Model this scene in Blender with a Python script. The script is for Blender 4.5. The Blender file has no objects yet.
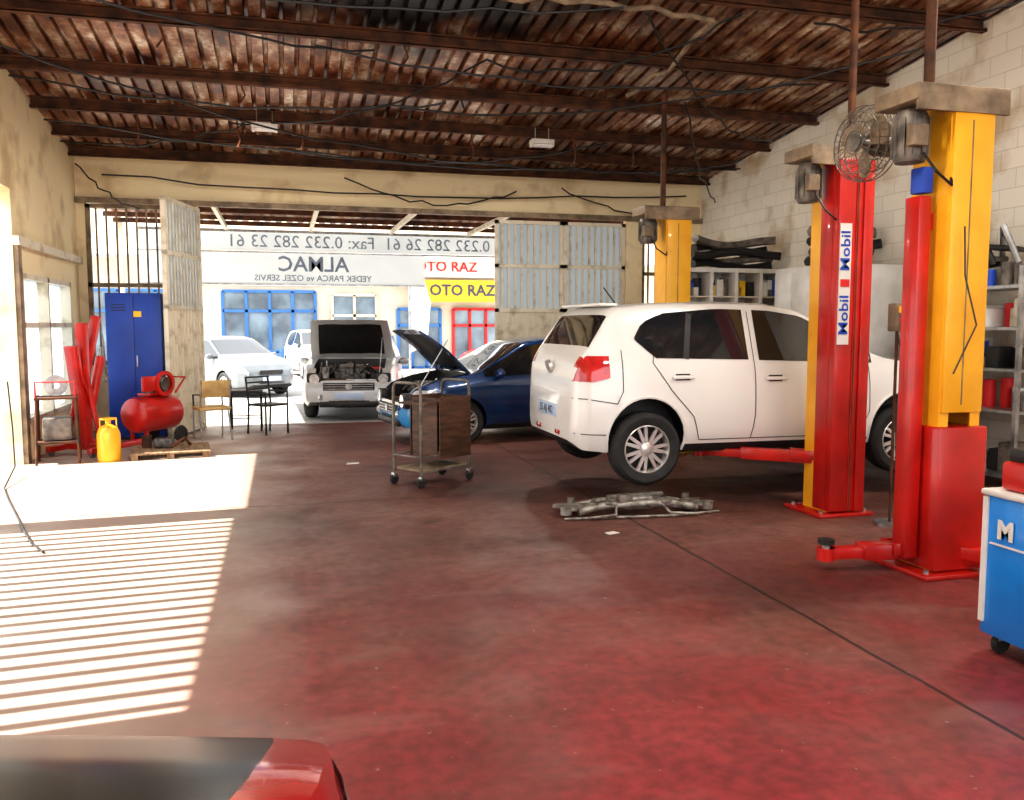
import bpy, bmesh, math, random, time
from mathutils import Matrix, Vector
random.seed(4)
T0=time.time()
pi=math.pi
sc=bpy.context.scene
try:
    sc.view_settings.view_transform='Standard'
    sc.view_settings.look='Medium High Contrast'
except Exception as e: print(e)

# ---------------------------------------------------------------- materials
def mat(name,c1,c2=None,scale=5,rough=.5,metal=0,bump=0,coat=0,stretch=(1,1,1),detail=3,lo=.35,hi=.65):
    m=bpy.data.materials.new(name); m.use_nodes=True
    nt=m.node_tree; n=nt.nodes; l=nt.links
    p=n['Principled BSDF']
    if c2 is None: c2=tuple(x*.82 for x in c1)
    tc=n.new('ShaderNodeTexCoord'); mp=n.new('ShaderNodeMapping'); mp.inputs['Scale'].default_value=stretch
    l.new(tc.outputs['Object'],mp.inputs[0])
    no=n.new('ShaderNodeTexNoise'); no.inputs['Scale'].default_value=scale; no.inputs['Detail'].default_value=detail
    l.new(mp.outputs[0],no.inputs['Vector'])
    r=n.new('ShaderNodeValToRGB'); r.color_ramp.elements[0].position=lo; r.color_ramp.elements[1].position=hi
    r.color_ramp.elements[0].color=(*c2,1); r.color_ramp.elements[1].color=(*c1,1)
    l.new(no.outputs['Fac'],r.inputs[0]); l.new(r.outputs[0],p.inputs['Base Color'])
    p.inputs['Roughness'].default_value=rough; p.inputs['Metallic'].default_value=metal
    p.inputs['Coat Weight'].default_value=coat; p.inputs['Coat Roughness'].default_value=.05
    if bump:
        b=n.new('ShaderNodeBump'); b.inputs['Strength'].default_value=bump; b.inputs['Distance'].default_value=.02
        l.new(no.outputs['Fac'],b.inputs['Height']); l.new(b.outputs[0],p.inputs['Normal'])
    return m
M={}
M['cream']=mat('cream_plaster',(.88,.74,.48),(.62,.47,.27),2.2,.85,bump=.3,detail=8,lo=.28,hi=.48)
M['creamp']=mat('cream_steel_paint',(.74,.67,.54),(.48,.40,.28),5,.6,lo=.3,hi=.5,detail=5)
M['white']=mat('white_paint',(.80,.79,.76),(.78,.77,.74),3,.25,coat=.6)
M['whitem']=mat('white_board',(.78,.77,.74),(.62,.60,.56),3,.5)
M['black']=mat('black_plastic',(.012,.012,.013),(.02,.02,.02),8,.45)
M['hoodblack']=mat('gloss_black_panel',(.006,.006,.007),(.010,.010,.010),4,.25)
M['hoodblack'].node_tree.nodes['Principled BSDF'].inputs['Specular IOR Level'].default_value=.3
M['rubber']=mat('tyre_rubber',(.018,.018,.018),(.03,.03,.03),12,.8)
M['glass']=mat('dark_glass',(.012,.015,.018),(.02,.022,.025),1.5,.04,coat=1)
M['red']=mat('red_lift_paint',(.60,.016,.010),(.40,.012,.008),3,.35,coat=.3)
M['yellow']=mat('yellow_lift_paint',(.95,.49,.025),(.82,.38,.015),2.5,.4,coat=.2)
M['steel']=mat('galvanised_steel',(.55,.55,.55),(.3,.3,.3),9,.35,metal=.9)
M['alum']=mat('cast_aluminium',(.42,.40,.36),(.14,.12,.10),14,.5,metal=.6,bump=.4)
M['rim']=mat('alloy_rim',(.72,.70,.68),(.6,.58,.56),6,.3,metal=.6)
M['rust']=mat('rusty_steel',(.15,.055,.022),(.04,.018,.011),5,.8,bump=.3)
M['brownbox']=mat('aged_grey_steel',(.34,.25,.16),(.14,.10,.065),6,.6)
M['wood']=mat('stained_plywood',(.13,.06,.032),(.055,.026,.015),4,.6,stretch=(1,1,6))
M['bluecab']=mat('blue_cabinet_paint',(.012,.06,.38),(.008,.045,.28),2,.4)
M['bluetool']=mat('light_blue_paint',(.0,.26,.80),(.0,.22,.70),3,.3,coat=.4)
M['bluecar']=mat('blue_car_paint',(.008,.055,.18),(.006,.035,.13),3,.2,coat=1,metal=.3)
M['bluebump']=mat('light_blue_bumper',(.05,.32,.65),(.04,.26,.55),3,.3,coat=.5)
M['silver']=mat('silver_car_paint',(.55,.56,.56),(.48,.49,.5),3,.3,metal=.3,coat=.5)
M['greycar']=mat('grey_car_paint',(.18,.20,.22),(.14,.16,.17),3,.3,metal=.2,coat=.6)
M['redcar']=mat('dark_red_car_paint',(.50,.006,.010),(.42,.005,.009),3,.22,coat=.8,metal=.1)
M['taillight']=mat('tail_lamp_red',(.62,.02,.02),(.4,.01,.01),10,.1,coat=1)
M['headlight']=mat('head_lamp_glass',(.75,.77,.8),(.45,.47,.5),18,.08,coat=1,metal=.3)
M['plate']=mat('plate_white',(.5,.62,.8),(.45,.56,.75),5,.3)
M['textdark']=mat('dark_lettering',(.05,.06,.09),None,5,.5)
M['textpale']=mat('faded_lettering',(.24,.30,.40),None,5,.7)
M['textred']=mat('red_lettering',(.7,.02,.02),None,5,.5)
M['textblue']=mat('blue_lettering',(.02,.08,.5),None,5,.5)
M['signyellow']=mat('yellow_sign',(.9,.56,.02),(.82,.50,.02),1,.5)
M['tan']=mat('tan_fabric',(.62,.42,.18),(.45,.30,.12),8,.7)
M['motor']=mat('motor_housing',(.24,.21,.18),(.09,.08,.07),10,.5,metal=.3)
M['facade']=mat('facade_plaster',(.70,.64,.52),(.60,.54,.43),1,.8)
M['asphalt']=mat('pavement',(.42,.41,.39),(.34,.33,.32),2,.9)
M['blueframe']=mat('blue_window_frame',(.05,.20,.52),(.04,.16,.44),3,.4)
M['shopglass']=mat('shop_glass',(.26,.34,.40),(.12,.15,.18),1.2,.1)
M['paper']=mat('paper',(.8,.78,.72),None,5,.8)
M['engine']=mat('engine_block',(.16,.15,.14),(.03,.03,.03),20,.5,metal=.5)
M['pallet']=mat('floor_mat_wood',(.33,.22,.13),(.15,.09,.05),6,.8,stretch=(6,1,1))
M['tubelight']=mat('lamp_tube_glass',(.9,.9,.88),None,5,.3)

def translucent(name,col,tr=.6):
    m=bpy.data.materials.new(name); m.use_nodes=True; nt=m.node_tree; n=nt.nodes; l=nt.links
    for x in list(n): n.remove(x)
    o=n.new('ShaderNodeOutputMaterial'); a=n.new('ShaderNodeBsdfTranslucent'); d=n.new('ShaderNodeBsdfDiffuse'); mx=n.new('ShaderNodeMixShader')
    tc=n.new('ShaderNodeTexCoord'); no=n.new('ShaderNodeTexNoise'); no.inputs['Scale'].default_value=1.5; l.new(tc.outputs['Object'],no.inputs['Vector'])
    r=n.new('ShaderNodeValToRGB'); r.color_ramp.elements[0].color=(*[c*.85 for c in col],1); r.color_ramp.elements[1].color=(*col,1)
    l.new(no.outputs['Fac'],r.inputs[0]); l.new(r.outputs[0],a.inputs[0]); l.new(r.outputs[0],d.inputs[0])
    mx.inputs[0].default_value=tr; l.new(d.outputs[0],mx.inputs[1]); l.new(a.outputs[0],mx.inputs[2]); l.new(mx.outputs[0],o.inputs[0]); return m
M['frost']=translucent('frosted_pane',(.74,.82,.88),.65)
M['banner']=translucent('banner_fabric',(.86,.88,.88),.6)

def nodes_helper(m):
    nt=m.node_tree; n=nt.nodes; l=nt.links
    def noise(s,vec,d=6,dist=0):
        a=n.new('ShaderNodeTexNoise'); a.inputs['Scale'].default_value=s; a.inputs['Detail'].default_value=d; a.inputs['Distortion'].default_value=dist
        l.new(vec,a.inputs['Vector']); return a.outputs['Fac']
    def ramp(fac,els):
        r=n.new('ShaderNodeValToRGB'); cr=r.color_ramp
        while len(cr.elements)<len(els): cr.elements.new(.5)
        for e,(ps,c) in zip(cr.elements,els): e.position=ps; e.color=(*c,1)
        l.new(fac,r.inputs[0]); return r.outputs[0]
    def mix(f,a,b,bt='MIX'):
        x=n.new('ShaderNodeMix'); x.data_type='RGBA'; x.blend_type=bt
        if isinstance(f,(int,float)): x.inputs[0].default_value=f
        else: l.new(f,x.inputs[0])
        for i,v in ((6,a),(7,b)):
            if isinstance(v,tuple): x.inputs[i].default_value=(*v,1)
            else: l.new(v,x.inputs[i])
        return x.outputs[2]
    def math_(op,a,b=0):
        x=n.new('ShaderNodeMath'); x.operation=op
        for i,v in enumerate((a,b)):
            if isinstance(v,(int,float)): x.inputs[i].default_value=v
            else: l.new(v,x.inputs[i])
        return x.outputs[0]
    def mapr(v,a,b,c=0,d=1):
        x=n.new('ShaderNodeMapRange'); l.new(v,x.inputs[0])
        for i,q in enumerate((a,b,c,d)): x.inputs[i+1].default_value=q
        return x.outputs[0]
    def mapping(vec,s,r=(0,0,0)):
        x=n.new('ShaderNodeMapping'); x.inputs['Scale'].default_value=s; x.inputs['Rotation'].default_value=r; l.new(vec,x.inputs[0]); return x.outputs[0]
    return n,l,noise,ramp,mix,math_,mapr,mapping
def floor_mat():
    m=bpy.data.materials.new('worn_red_concrete'); m.use_nodes=True
    n,l,noise,ramp,mix,math_,mapr,mapping=nodes_helper(m)
    p=n['Principled BSDF']; g=n.new('ShaderNodeNewGeometry'); P=g.outputs['Position']; sx=n.new('ShaderNodeSeparateXYZ'); l.new(P,sx.inputs[0])
    base=ramp(noise(.8,P,9,.3),[(.30,(.085,.038,.030)),(.46,(.135,.055,.043)),(.58,(.165,.070,.055)),(.74,(.21,.12,.095))])
    base=mix(.5,base,ramp(noise(12,P,9),[(.32,(.4,.36,.36)),(.68,(1.5,1.45,1.4))]),'MULTIPLY')
    near=mapr(sx.outputs['Y'],5.8,2.6)
    rn=ramp(noise(.9,P,8),[(.32,(.15,.15,.15)),(.52,(1,1,1))])
    redc=mix(.5,ramp(noise(2.5,P,8),[(.3,(.17,.016,.019)),(.7,(.27,.028,.032))]),ramp(noise(16,P,6),[(.35,(.5,.45,.45)),(.65,(1.4,1.35,1.35))]),'MULTIPLY')
    col=mix(math_('MULTIPLY',near,rn),base,redc)
    sc_=ramp(noise(1.3,mapping(P,(.7,2.2,1),(0,0,.5)),10,.3),[(.58,(0,0,0)),(.82,(.40,.40,.40))])
    col=mix(sc_,col,(.28,.20,.165))
    oil=ramp(noise(2.1,P,7,.2),[(.62,(0,0,0)),(.76,(.6,.6,.6))])
    col=mix(oil,col,(.028,.018,.015))
    speck=ramp(noise(22,P,3),[(.70,(0,0,0)),(.74,(.6,.6,.6))]); col=mix(speck,col,(.32,.24,.2))
    col=mix(math_('MULTIPLY',mapr(sx.outputs['X'],.1,-.7),.7),col,(.46,.37,.31))  # paler dusty tone painted in by the left wall to brighten the sun patches
    wob=math_('MULTIPLY',math_('SUBTRACT',noise(2,P,3),.5),.05)
    def joint(out,pos,w): return math_('LESS_THAN',math_('ABSOLUTE',math_('SUBTRACT',math_('ADD',out,wob),pos)),w)
    j=math_('MAXIMUM',joint(sx.outputs['X'],2.75,.012),joint(sx.outputs['Y'],7.75,.010))
    col=mix(math_('MULTIPLY',j,.85),col,(.008,.006,.005))
    l.new(col,p.inputs['Base Color'])
    l.new(mapr(noise(1.7,P,8),.3,.7,.34,.7),p.inputs['Roughness'])
    return m
M['floor']=floor_mat()
def ceil_mat():
    m=bpy.data.materials.new('rusted_corrugated_sheet'); m.use_nodes=True
    n,l,noise,ramp,mix,math_,mapr,mapping=nodes_helper(m)
    p=n['Principled BSDF']; g=n.new('ShaderNodeNewGeometry'); P=g.outputs['Position']
    a=ramp(noise(1.5,mapping(P,(3,1.5,1)),12),[(.32,(.06,.022,.012)),(.42,(.19,.070,.030)),(.50,(.31,.145,.075)),(.56,(.42,.28,.19)),(.66,(.66,.57,.48))])
    a=mix(.7,a,ramp(noise(.6,P,7),[(.36,(.28,.18,.13)),(.58,(1.1,1.05,.98))]),'MULTIPLY')
    a=mix(.6,a,ramp(noise(18,P,6),[(.38,(.45,.35,.3)),(.6,(1.3,1.25,1.2))]),'MULTIPLY')
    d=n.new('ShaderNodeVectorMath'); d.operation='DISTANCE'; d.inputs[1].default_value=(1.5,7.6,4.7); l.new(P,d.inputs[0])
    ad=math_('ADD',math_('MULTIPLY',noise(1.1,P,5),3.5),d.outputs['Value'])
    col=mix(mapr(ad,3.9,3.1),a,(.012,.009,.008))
    l.new(col,p.inputs['Base Color']); p.inputs['Roughness'].default_value=.38; p.inputs['Metallic'].default_value=.35
    return m
M['ceil']=ceil_mat()
def brick_mat():
    m=bpy.data.materials.new('painted_block_wall'); m.use_nodes=True
    n,l,noise,ramp,mix,math_,mapr,mapping=nodes_helper(m)
    p=n['Principled BSDF']; g=n.new('ShaderNodeNewGeometry'); s=n.new('ShaderNodeSeparateXYZ'); c=n.new('ShaderNodeCombineXYZ')
    l.new(g.outputs['Position'],s.inputs[0]); l.new(s.outputs['Y'],c.inputs[0]); l.new(s.outputs['Z'],c.inputs[1])
    b=n.new('ShaderNodeTexBrick'); b.inputs['Scale'].default_value=1; b.inputs['Brick Width'].default_value=.4; b.inputs['Row Height'].default_value=.2; b.inputs['Mortar Size'].default_value=.005
    b.inputs['Color1'].default_value=(.84,.79,.69,1); b.inputs['Color2'].default_value=(.79,.74,.64,1); b.inputs['Mortar'].default_value=(.64,.58,.48,1)
    l.new(c.outputs[0],b.inputs['Vector'])
    col=mix(1,b.outputs['Color'],ramp(noise(1.5,g.outputs['Position'],8),[(.33,(.66,.54,.40)),(.5,(1,1,1))]),'MULTIPLY')
    l.new(col,p.inputs['Base Color']); p.inputs['Roughness'].default_value=.85
    return m
M['brick']=brick_mat()

# ---------------------------------------------------------------- builder
def RX(a): return Matrix.Rotation(math.radians(a),4,'X')
def RY(a): return Matrix.Rotation(math.radians(a),4,'Y')
def RZ(a): return Matrix.Rotation(math.radians(a),4,'Z')
def T(x,y,z): return Matrix.Translation((x,y,z))
class B:
    def __init__(s,name): s.name=name; s.v=[]; s.f=[]; s.mi=[]; s.sm=[]; s.mats=[]
    def m(s,k):
        k=M[k] if isinstance(k,str) else k
        if k not in s.mats: s.mats.append(k)
        return s.mats.index(k)
    def add(s,vs,fs,k,X=None,smooth=False):
        o=len(s.v); i=s.m(k)
        for v in vs:
            v=Vector(v); s.v.append(X@v if X else v)
        for f in fs: s.f.append([o+a for a in f]); s.mi.append(i); s.sm.append(smooth)
    def box(s,c,d,k,rot=None,bev=0,X=None):
        Mx=T(*c)@(rot if rot else Matrix())
        if X: Mx=X@Mx
        x,y,z=[a/2 for a in d]
        if bev:
            bm=bmesh.new(); bmesh.ops.create_cube(bm,size=1)
            for v in bm.verts: v.co=Vector((v.co.x*d[0],v.co.y*d[1],v.co.z*d[2]))
            bmesh.ops.bevel(bm,geom=bm.edges[:],offset=bev,segments=2,affect='EDGES',profile=.5)
            bm.verts.index_update()
            s.add([v.co.copy() for v in bm.verts],[[v.index for v in f.verts] for f in bm.faces],k,Mx); bm.free(); return
        vs=[(a,b,c_) for a in(-x,x) for b in(-y,y) for c_ in(-z,z)]
        s.add(vs,[(0,1,3,2),(4,6,7,5),(0,4,5,1),(2,3,7,6),(0,2,6,4),(1,5,7,3)],k,Mx)
    def bb(s,x0,x1,y0,y1,z0,z1,k,bev=0): s.box(((x0+x1)/2,(y0+y1)/2,(z0+z1)/2),(x1-x0,y1-y0,z1-z0),k,bev=bev)
    def cyl(s,p0,p1,r,k,r2=None,n=16,X=None):
        s.tube([p0,p1],r,k,n=n,r2=r2,X=X)
    def tube(s,pts,r,k,n=8,closed=False,r2=None,X=None):
        P=[Vector(p) for p in pts]; N=len(P)
        t=(P[1]-P[0]).normalized(); u=t.orthogonal().normalized()
        vs=[]
        for i,p in enumerate(P):
            if closed: tt=(P[(i+1)%N]-P[i-1]).normalized()
            elif i==0: tt=(P[1]-P[0]).normalized()
            elif i==N-1: tt=(P[-1]-P[-2]).normalized()
            else: tt=((P[i+1]-p).normalized()+(p-P[i-1]).normalized()).normalized()
            u=(u-tt*u.dot(tt)).normalized(); w=tt.cross(u)
            rr=r if r2 is None else r+(r2-r)*i/(N-1)
            for a in range(n):
                an=2*pi*a/n; vs.append(p+(u*math.cos(an)+w*math.sin(an))*rr)
        fs=[]
        for i in range(N if closed else N-1):
            j=(i+1)%N
            for a in range(n):
                b=(a+1)%n; fs.append((i*n+a,i*n+b,j*n+b,j*n+a))
        s.add(vs,fs,k,X,True)
        if not closed:
            s.add(vs[:n],[list(range(n))[::-1]],k,X); s.add(vs[-n:],[list(range(n))],k,X)
    def lathe(s,prof,k,X=None,n=32,smooth=True):
        vs=[];fs=[]
        for r,h in prof:
            for a in range(n):
                an=2*pi*a/n; vs.append((r*math.cos(an),r*math.sin(an),h))
        for i in range(len(prof)-1):
            for a in range(n):
                b=(a+1)%n; fs.append((i*n+a,i*n+b,(i+1)*n+b,(i+1)*n+a))
        s.add(vs,fs,k,X,smooth)
    def ell(s,c,d,k,X=None):
        prof=[(max(.001,math.sin(pi*i/12)),-math.cos(pi*i/12)) for i in range(13)]
        Mx=T(*c)@Matrix.Diagonal((d[0]/2,d[1]/2,d[2]/2,1))
        s.lathe(prof,k,(X@Mx) if X else Mx,20)
    def prism(s,poly,th,k,X=None):
        n=len(poly); vs=[(a,b,0) for a,b in poly]+[(a,b,th) for a,b in poly]
        s.add(vs,[list(range(n))[::-1],list(range(n,2*n))]+[(i,(i+1)%n,n+(i+1)%n,n+i) for i in range(n)],k,X)
    def text(s,txt,size,k,X,ext=.004,bold=0):
        c=bpy.data.curves.new('t','FONT'); c.body=txt; c.size=size; c.extrude=ext; c.align_x='CENTER'; c.align_y='CENTER'; c.offset=bold; c.resolution_u=2
        o=bpy.data.objects.new('t',c); sc.collection.objects.link(o); bpy.context.view_layer.update()
        me=bpy.data.meshes.new_from_object(o.evaluated_get(bpy.context.evaluated_depsgraph_get()))
        s.add([v.co.copy() for v in me.vertices],[list(p.vertices) for p in me.polygons],k,X)
        bpy.data.objects.remove(o); bpy.data.meshes.remove(me)
    def mesh(s,me,keys):
        o=len(s.v); s.v+=[v.co.copy() for v in me.vertices]
        for p in me.polygons:
            s.f.append([o+a for a in p.vertices]); s.mi.append(s.m(keys[min(p.material_index,len(keys)-1)])); s.sm.append(True)
    def build(s,loc=(0,0,0),rz=0,scale=1,weld=False):
        me=bpy.data.meshes.new(s.name); me.from_pydata([tuple(v) for v in s.v],[],s.f)
        for m_ in s.mats: me.materials.append(m_)
        me.polygons.foreach_set('material_index',s.mi); me.polygons.foreach_set('use_smooth',s.sm)
        bm=bmesh.new(); bm.from_mesh(me)
        lo=[v for v in bm.verts if not v.link_faces]; bmesh.ops.delete(bm,geom=lo,context='VERTS')
        if weld: bmesh.ops.remove_doubles(bm,verts=bm.verts[:],dist=1e-5)
        bmesh.ops.recalc_face_normals(bm,faces=bm.faces[:])
        bm.to_mesh(me); bm.free()
        try: me.set_sharp_from_angle(angle=math.radians(38))
        except Exception as e: pass
        me.update()
        o=bpy.data.objects.new(s.name,me); sc.collection.objects.link(o)
        o.location=loc; o.rotation_euler=(0,0,math.radians(rz)); o.scale=(scale,)*3 if not isinstance(scale,tuple) else scale
        return o

# ---------------------------------------------------------------- camera, lights
cd=bpy.data.cameras.new('camera'); cam=bpy.data.objects.new('camera',cd); sc.collection.objects.link(cam)
cd.lens=29.9; cd.sensor_width=36; cam.location=(0,0,1.6); cam.rotation_euler=(math.radians(90-5.04),0,math.radians(-15.1)); cd.clip_start=.05
sc.camera=cam
w=bpy.data.worlds.new('world'); sc.world=w; w.use_nodes=True
bg=w.node_tree.nodes['Background']; bg.inputs[0].default_value=(.94,.96,1,1); bg.inputs[1].default_value=2.6
sd=bpy.data.lights.new('sun','SUN'); sd.energy=20; sd.angle=math.radians(.5); sd.color=(1,.93,.82)
so=bpy.data.objects.new('sun',sd); sc.collection.objects.link(so)
dirv=Vector((math.cos(math.radians(48.5)),0.05,-math.sin(math.radians(48.5))))
so.rotation_euler=dirv.to_track_quat('-Z','Y').to_euler()

# ---------------------------------------------------------------- shell
XL,XR,YB,YF=-2.9,7.27,14.0,-4.0
def zr(y): return 4.0+.11*(14-y)
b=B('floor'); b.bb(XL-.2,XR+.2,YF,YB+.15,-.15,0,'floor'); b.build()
b=B('ground'); b.bb(-40,45,-30,60,-.4,-.16,'asphalt'); b.build()
b=B('forecourt'); b.bb(-14,18,YB+.16,31.5,-.159,-.01,'asphalt'); b.build()

b=B('wall_left')
def wl(y0,y1,z0,z1=None):
    if z1 is None:
        x0,x1=XL-.2,XL
        vs=[(x,y,z) for x in(x0,x1) for y,z in((y0,z0),(y1,z0),(y1,zr(y1)+.1),(y0,zr(y0)+.1))]
        b.add(vs,[(0,1,2,3),(4,7,6,5),(0,4,5,1),(1,5,6,2),(2,6,7,3),(3,7,4,0)],'cream')
    else: b.bb(XL-.2,XL,y0,y1,z0,z1,'cream')
def wtop(y0,y1,z0): wl(y0,y1,z0)
wl(YF,3.45,0); wl(3.45,7.2,3.02); wl(7.2,7.5,0); wl(7.5,10.8,3.12); wl(10.8,11.0,0); wl(11.0,13.35,2.2); wl(11.0,13.35,0,.45); wl(13.35,YB+.15,0)
b.build()
b=B('trim_1'); b.bb(XL+.001,XL+.07,10.8,13.98,2.5,2.6,'creamp'); b.bb(XL+.001,XL+.05,10.82,10.95,0.001,2.5,'brownbox'); b.build()
b=B('window_1')
b.bb(XL-.12,XL-.10,11.0,13.35,.45,2.2,'frost')
for y in (11.03,12.15,13.32): b.bb(XL-.14,XL+.03,y-.03,y+.03,.45,2.2,'creamp')
for z in (.48,1.6,2.17): b.bb(XL-.14,XL+.03,11.0,13.35,z-.03,z+.03,'creamp')
b.build()
b=B('door_1')
y=3.5
while y<7.15:
    b.bb(XL-.14,XL-.11,y,y+.062,.02,3.0,'creamp'); y+=.165
for z in (.08,2.97): b.bb(XL-.11,XL-.07,3.46,7.19,z-.03,z+.03,'creamp')
b.build()

b=B('wall_right')
x0,x1=XR,XR+.2
vs=[(x,y,z) for x in(x0,x1) for y,z in((YF,0),(YB+.15,0),(YB+.15,zr(YB+.15)+.1),(YF,zr(YF)+.1))]
b.add(vs,[(0,1,2,3),(4,7,6,5),(0,4,5,1),(1,5,6,2),(2,6,7,3),(3,7,4,0)],'brick'); b.build()

b=B('wall_back')
H=3.42
b.bb(XL,XR,YB,YB+.15,H,4.13,'cream')
b.bb(XL,-2.78,YB,YB+.15,0,H,'cream'); b.bb(-1.5,-1.2,YB,YB+.15,0,H,'cream'); b.bb(-2.78,-1.5,YB,YB+.15,0,1.0,'cream')
b.bb(5.85,6.15,YB,YB+.15,0,H,'cream'); b.bb(6.15,XR,YB,YB+.15,0,1.6,'cream'); b.bb(6.95,XR,YB,YB+.15,1.6,H,'cream')
b.build()
b=B('trim_2'); b.bb(XL+.01,XR-.01,YB-.09,YB-.002,H-.02,H+.06,'brownbox'); b.build()
def barwin(name,x0,x1,z0,z1,k='creamp'):
    b=B(name)
    for x in (x0+.03,x1-.03): b.bb(x-.03,x+.03,YB+.03,YB+.09,z0,z1,k)
    for z in (z0+.03,z0+(z1-z0)*.5,z1-.03): b.bb(x0,x1,YB+.03,YB+.09,z-.03,z+.03,k)
    x=x0+.14
    while x<x1-.06: b.bb(x-.012,x+.012,YB+.045,YB+.075,z0,z1,k); x+=.14
    b.build()
barwin('window_2',-2.78,-1.5,1.0,H-.02,'brownbox'); barwin('window_3',6.15,6.95,1.6,H-.02,'brownbox')

def gate_leaf(name,wd,loc,rz,h=3.36,fr=False):
    b=B(name)
    for x in (.03,wd-.03): b.bb(x-.03,x+.03,-.03,.03,.03,h,'creamp')
    for z in (.06,1.85,2.6,h-.03): b.bb(.0,wd,-.03,.03,z-.03,z+.03,'creamp')
    b.bb(.05,wd-.05,-.008,.008,.06,1.85,'creamp')
    if fr: b.bb(.05,wd-.05,.012,.018,1.85,h-.03,'frost')
    x=.12
    while x<wd-.05:
        b.bb(x-.016,x+.016,-.022,.010,.06,h,'creamp')
        b.bb(x-.016,x+.016,.010,.030,.06,h,'creamp'); x+=.115
    return b.build(loc,rz)
gate_leaf('door_2',1.35,(-1.19,13.93,0),255,fr=True)
gate_leaf('door_3',1.20,(3.50,YB+.07,0),0,fr=True)
gate_leaf('door_4',1.12,(4.72,YB+.07,0),0,fr=True)

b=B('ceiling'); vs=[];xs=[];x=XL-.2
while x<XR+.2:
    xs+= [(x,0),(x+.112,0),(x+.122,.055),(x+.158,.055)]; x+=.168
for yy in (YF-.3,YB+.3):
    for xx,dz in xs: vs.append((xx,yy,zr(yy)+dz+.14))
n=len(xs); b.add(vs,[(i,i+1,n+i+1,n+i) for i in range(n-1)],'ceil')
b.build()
b=B('ceiling_purlins')
for yy in (13.7,12.8,11.8,10.6,9.2,7.7,6.0,4.2,2.4,.5,-1.5,-3.5):
    z=zr(yy)
    b.bb(XL,XR,yy-.035,yy+.035,z-.005,z+.012,'rust'); b.bb(XL,XR,yy-.035,yy+.035,z+.12,z+.137,'rust'); b.bb(XL,XR,yy+.022,yy+.035,z,z+.13,'rust')
    b.bb(XL,XR,yy-.035,yy-.028,z,z+.03,'rust')
b.build()
def droop(p0,p1,sag,n=14,wob=.03):
    p0=Vector(p0);p1=Vector(p1); return [p0.lerp(p1,i/n)-Vector((0,0,sag*4*(i/n)*(1-i/n)))+Vector((random.uniform(-wob,wob),0,random.uniform(-wob,wob)))*(0<i<n) for i in range(n+1)]
b=B('ceiling_cables')
for a_,c_,sg in (((XL+.1,9.6,4.4),(4.8,12.9,4.05),.35),((XL+.1,12,4.15),(XR-.1,12.5,4.1),.25),((1.5,10.9,4.3),(6.8,8.1,4.6),.3),((-2.5,13.85,3.8),(6.9,13.85,3.85),.14),
    ((3.5,7.9,4.6),(7,10.9,4.3),.5),((1.0,13.8,3.9),(3.8,13.8,3.8),.3),((-2.8,10.6,4.3),(2.0,10.5,4.3),.18),((.4,9.2,4.45),(6.2,9.1,4.45),.22),((-2.8,7.7,4.6),(1.0,9.2,4.45),.2),
    ((4.9,9.9,4.35),(6.9,12.8,3.6),.25),((-2.8,13.6,3.9),(-2.0,13.8,3.3),.1),((5.2,7.7,4.6),(6.9,6.0,4.8),.3),((0,12.8,4.1),(4.6,11.8,4.2),.22),
    ((-2.8,8.2,4.55),(3.2,7.8,4.6),.16),((-.6,11.8,4.2),(2.2,9.2,4.45),.25),((2.2,9.2,4.45),(4.4,7.7,4.62),.3),((4.0,12.8,4.1),(6.8,11.8,4.1),.2),((-2.8,12.8,4.05),(-.4,11.8,4.2),.15),((4.6,13.85,3.9),(6.9,13.85,3.6),.2)):
    b.tube(droop(a_,c_,sg),.012,'black',6)
for x in (-.5,.3,2.6,4.1,-1.7,5.0): b.tube([(x,11.8,4.25),(x+.03,11.8,3.98),(x+.0,11.8,3.9)],.012,'rust',6)
for x,y in ((-1.1,9.2),(1.3,9.2),(3.1,9.2),(2.2,10.6),(-.4,10.6)): b.tube([(x,y,zr(y)+.02),(x+.05,y,zr(y)-.12),(x-.02,y,zr(y)-.22)],.012,'rust',6)
b.build()
b=B('ceiling_branch_pipe'); b.tube(droop((2.0,7.9,4.62),(4.2,7.9,4.60),-.06,10,.04),.028,'brownbox',8); b.tube(droop((4.2,7.9,4.6),(4.0,9.6,4.3),.06,6,.05),.025,'brownbox',8); b.build()
def tubelamp_or_fill(loc,power,L=1.2):
    b=B('fluorescent_or_fill_lamp'); b.box((0,0,.03),(L,.16,.06),'whitem',bev=.01)
    for y in(-.04,.04): b.cyl((-L/2+.03,y,-.02),(L/2-.03,y,-.02),.015,'tubelight',n=10)
    for x in(-L/2+.02,L/2-.02): b.box((x,0,-.01),(.03,.14,.05),'whitem')
    for x in(-L*.3,L*.3): b.cyl((x,0,.05),(x,0,.22),.006,'steel',n=6)
    o=b.build(loc)
    if power:
        ld=bpy.data.lights.new('lamp_or_fill_light','AREA'); ld.shape='RECTANGLE'; ld.size=L-.1; ld.size_y=.12; ld.energy=power; ld.color=(1,.93,.83)
        lo=bpy.data.objects.new('lamp_or_fill_light',ld); sc.collection.objects.link(lo); lo.parent=o; lo.location=(0,0,-.06)
for (x,y,p,L) in ((-.15,11.4,55,.32),(3.5,11.4,55,.32),(1.0,4.0,105,1.2),(5.2,4.6,100,1.2),(2.5,.5,120,1.2)):  # far pair are ceiling lamps; the nearer, unseen fixtures are added for fill light
    tubelamp_or_fill((x,y,zr(y)-.22),p,L)

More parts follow.
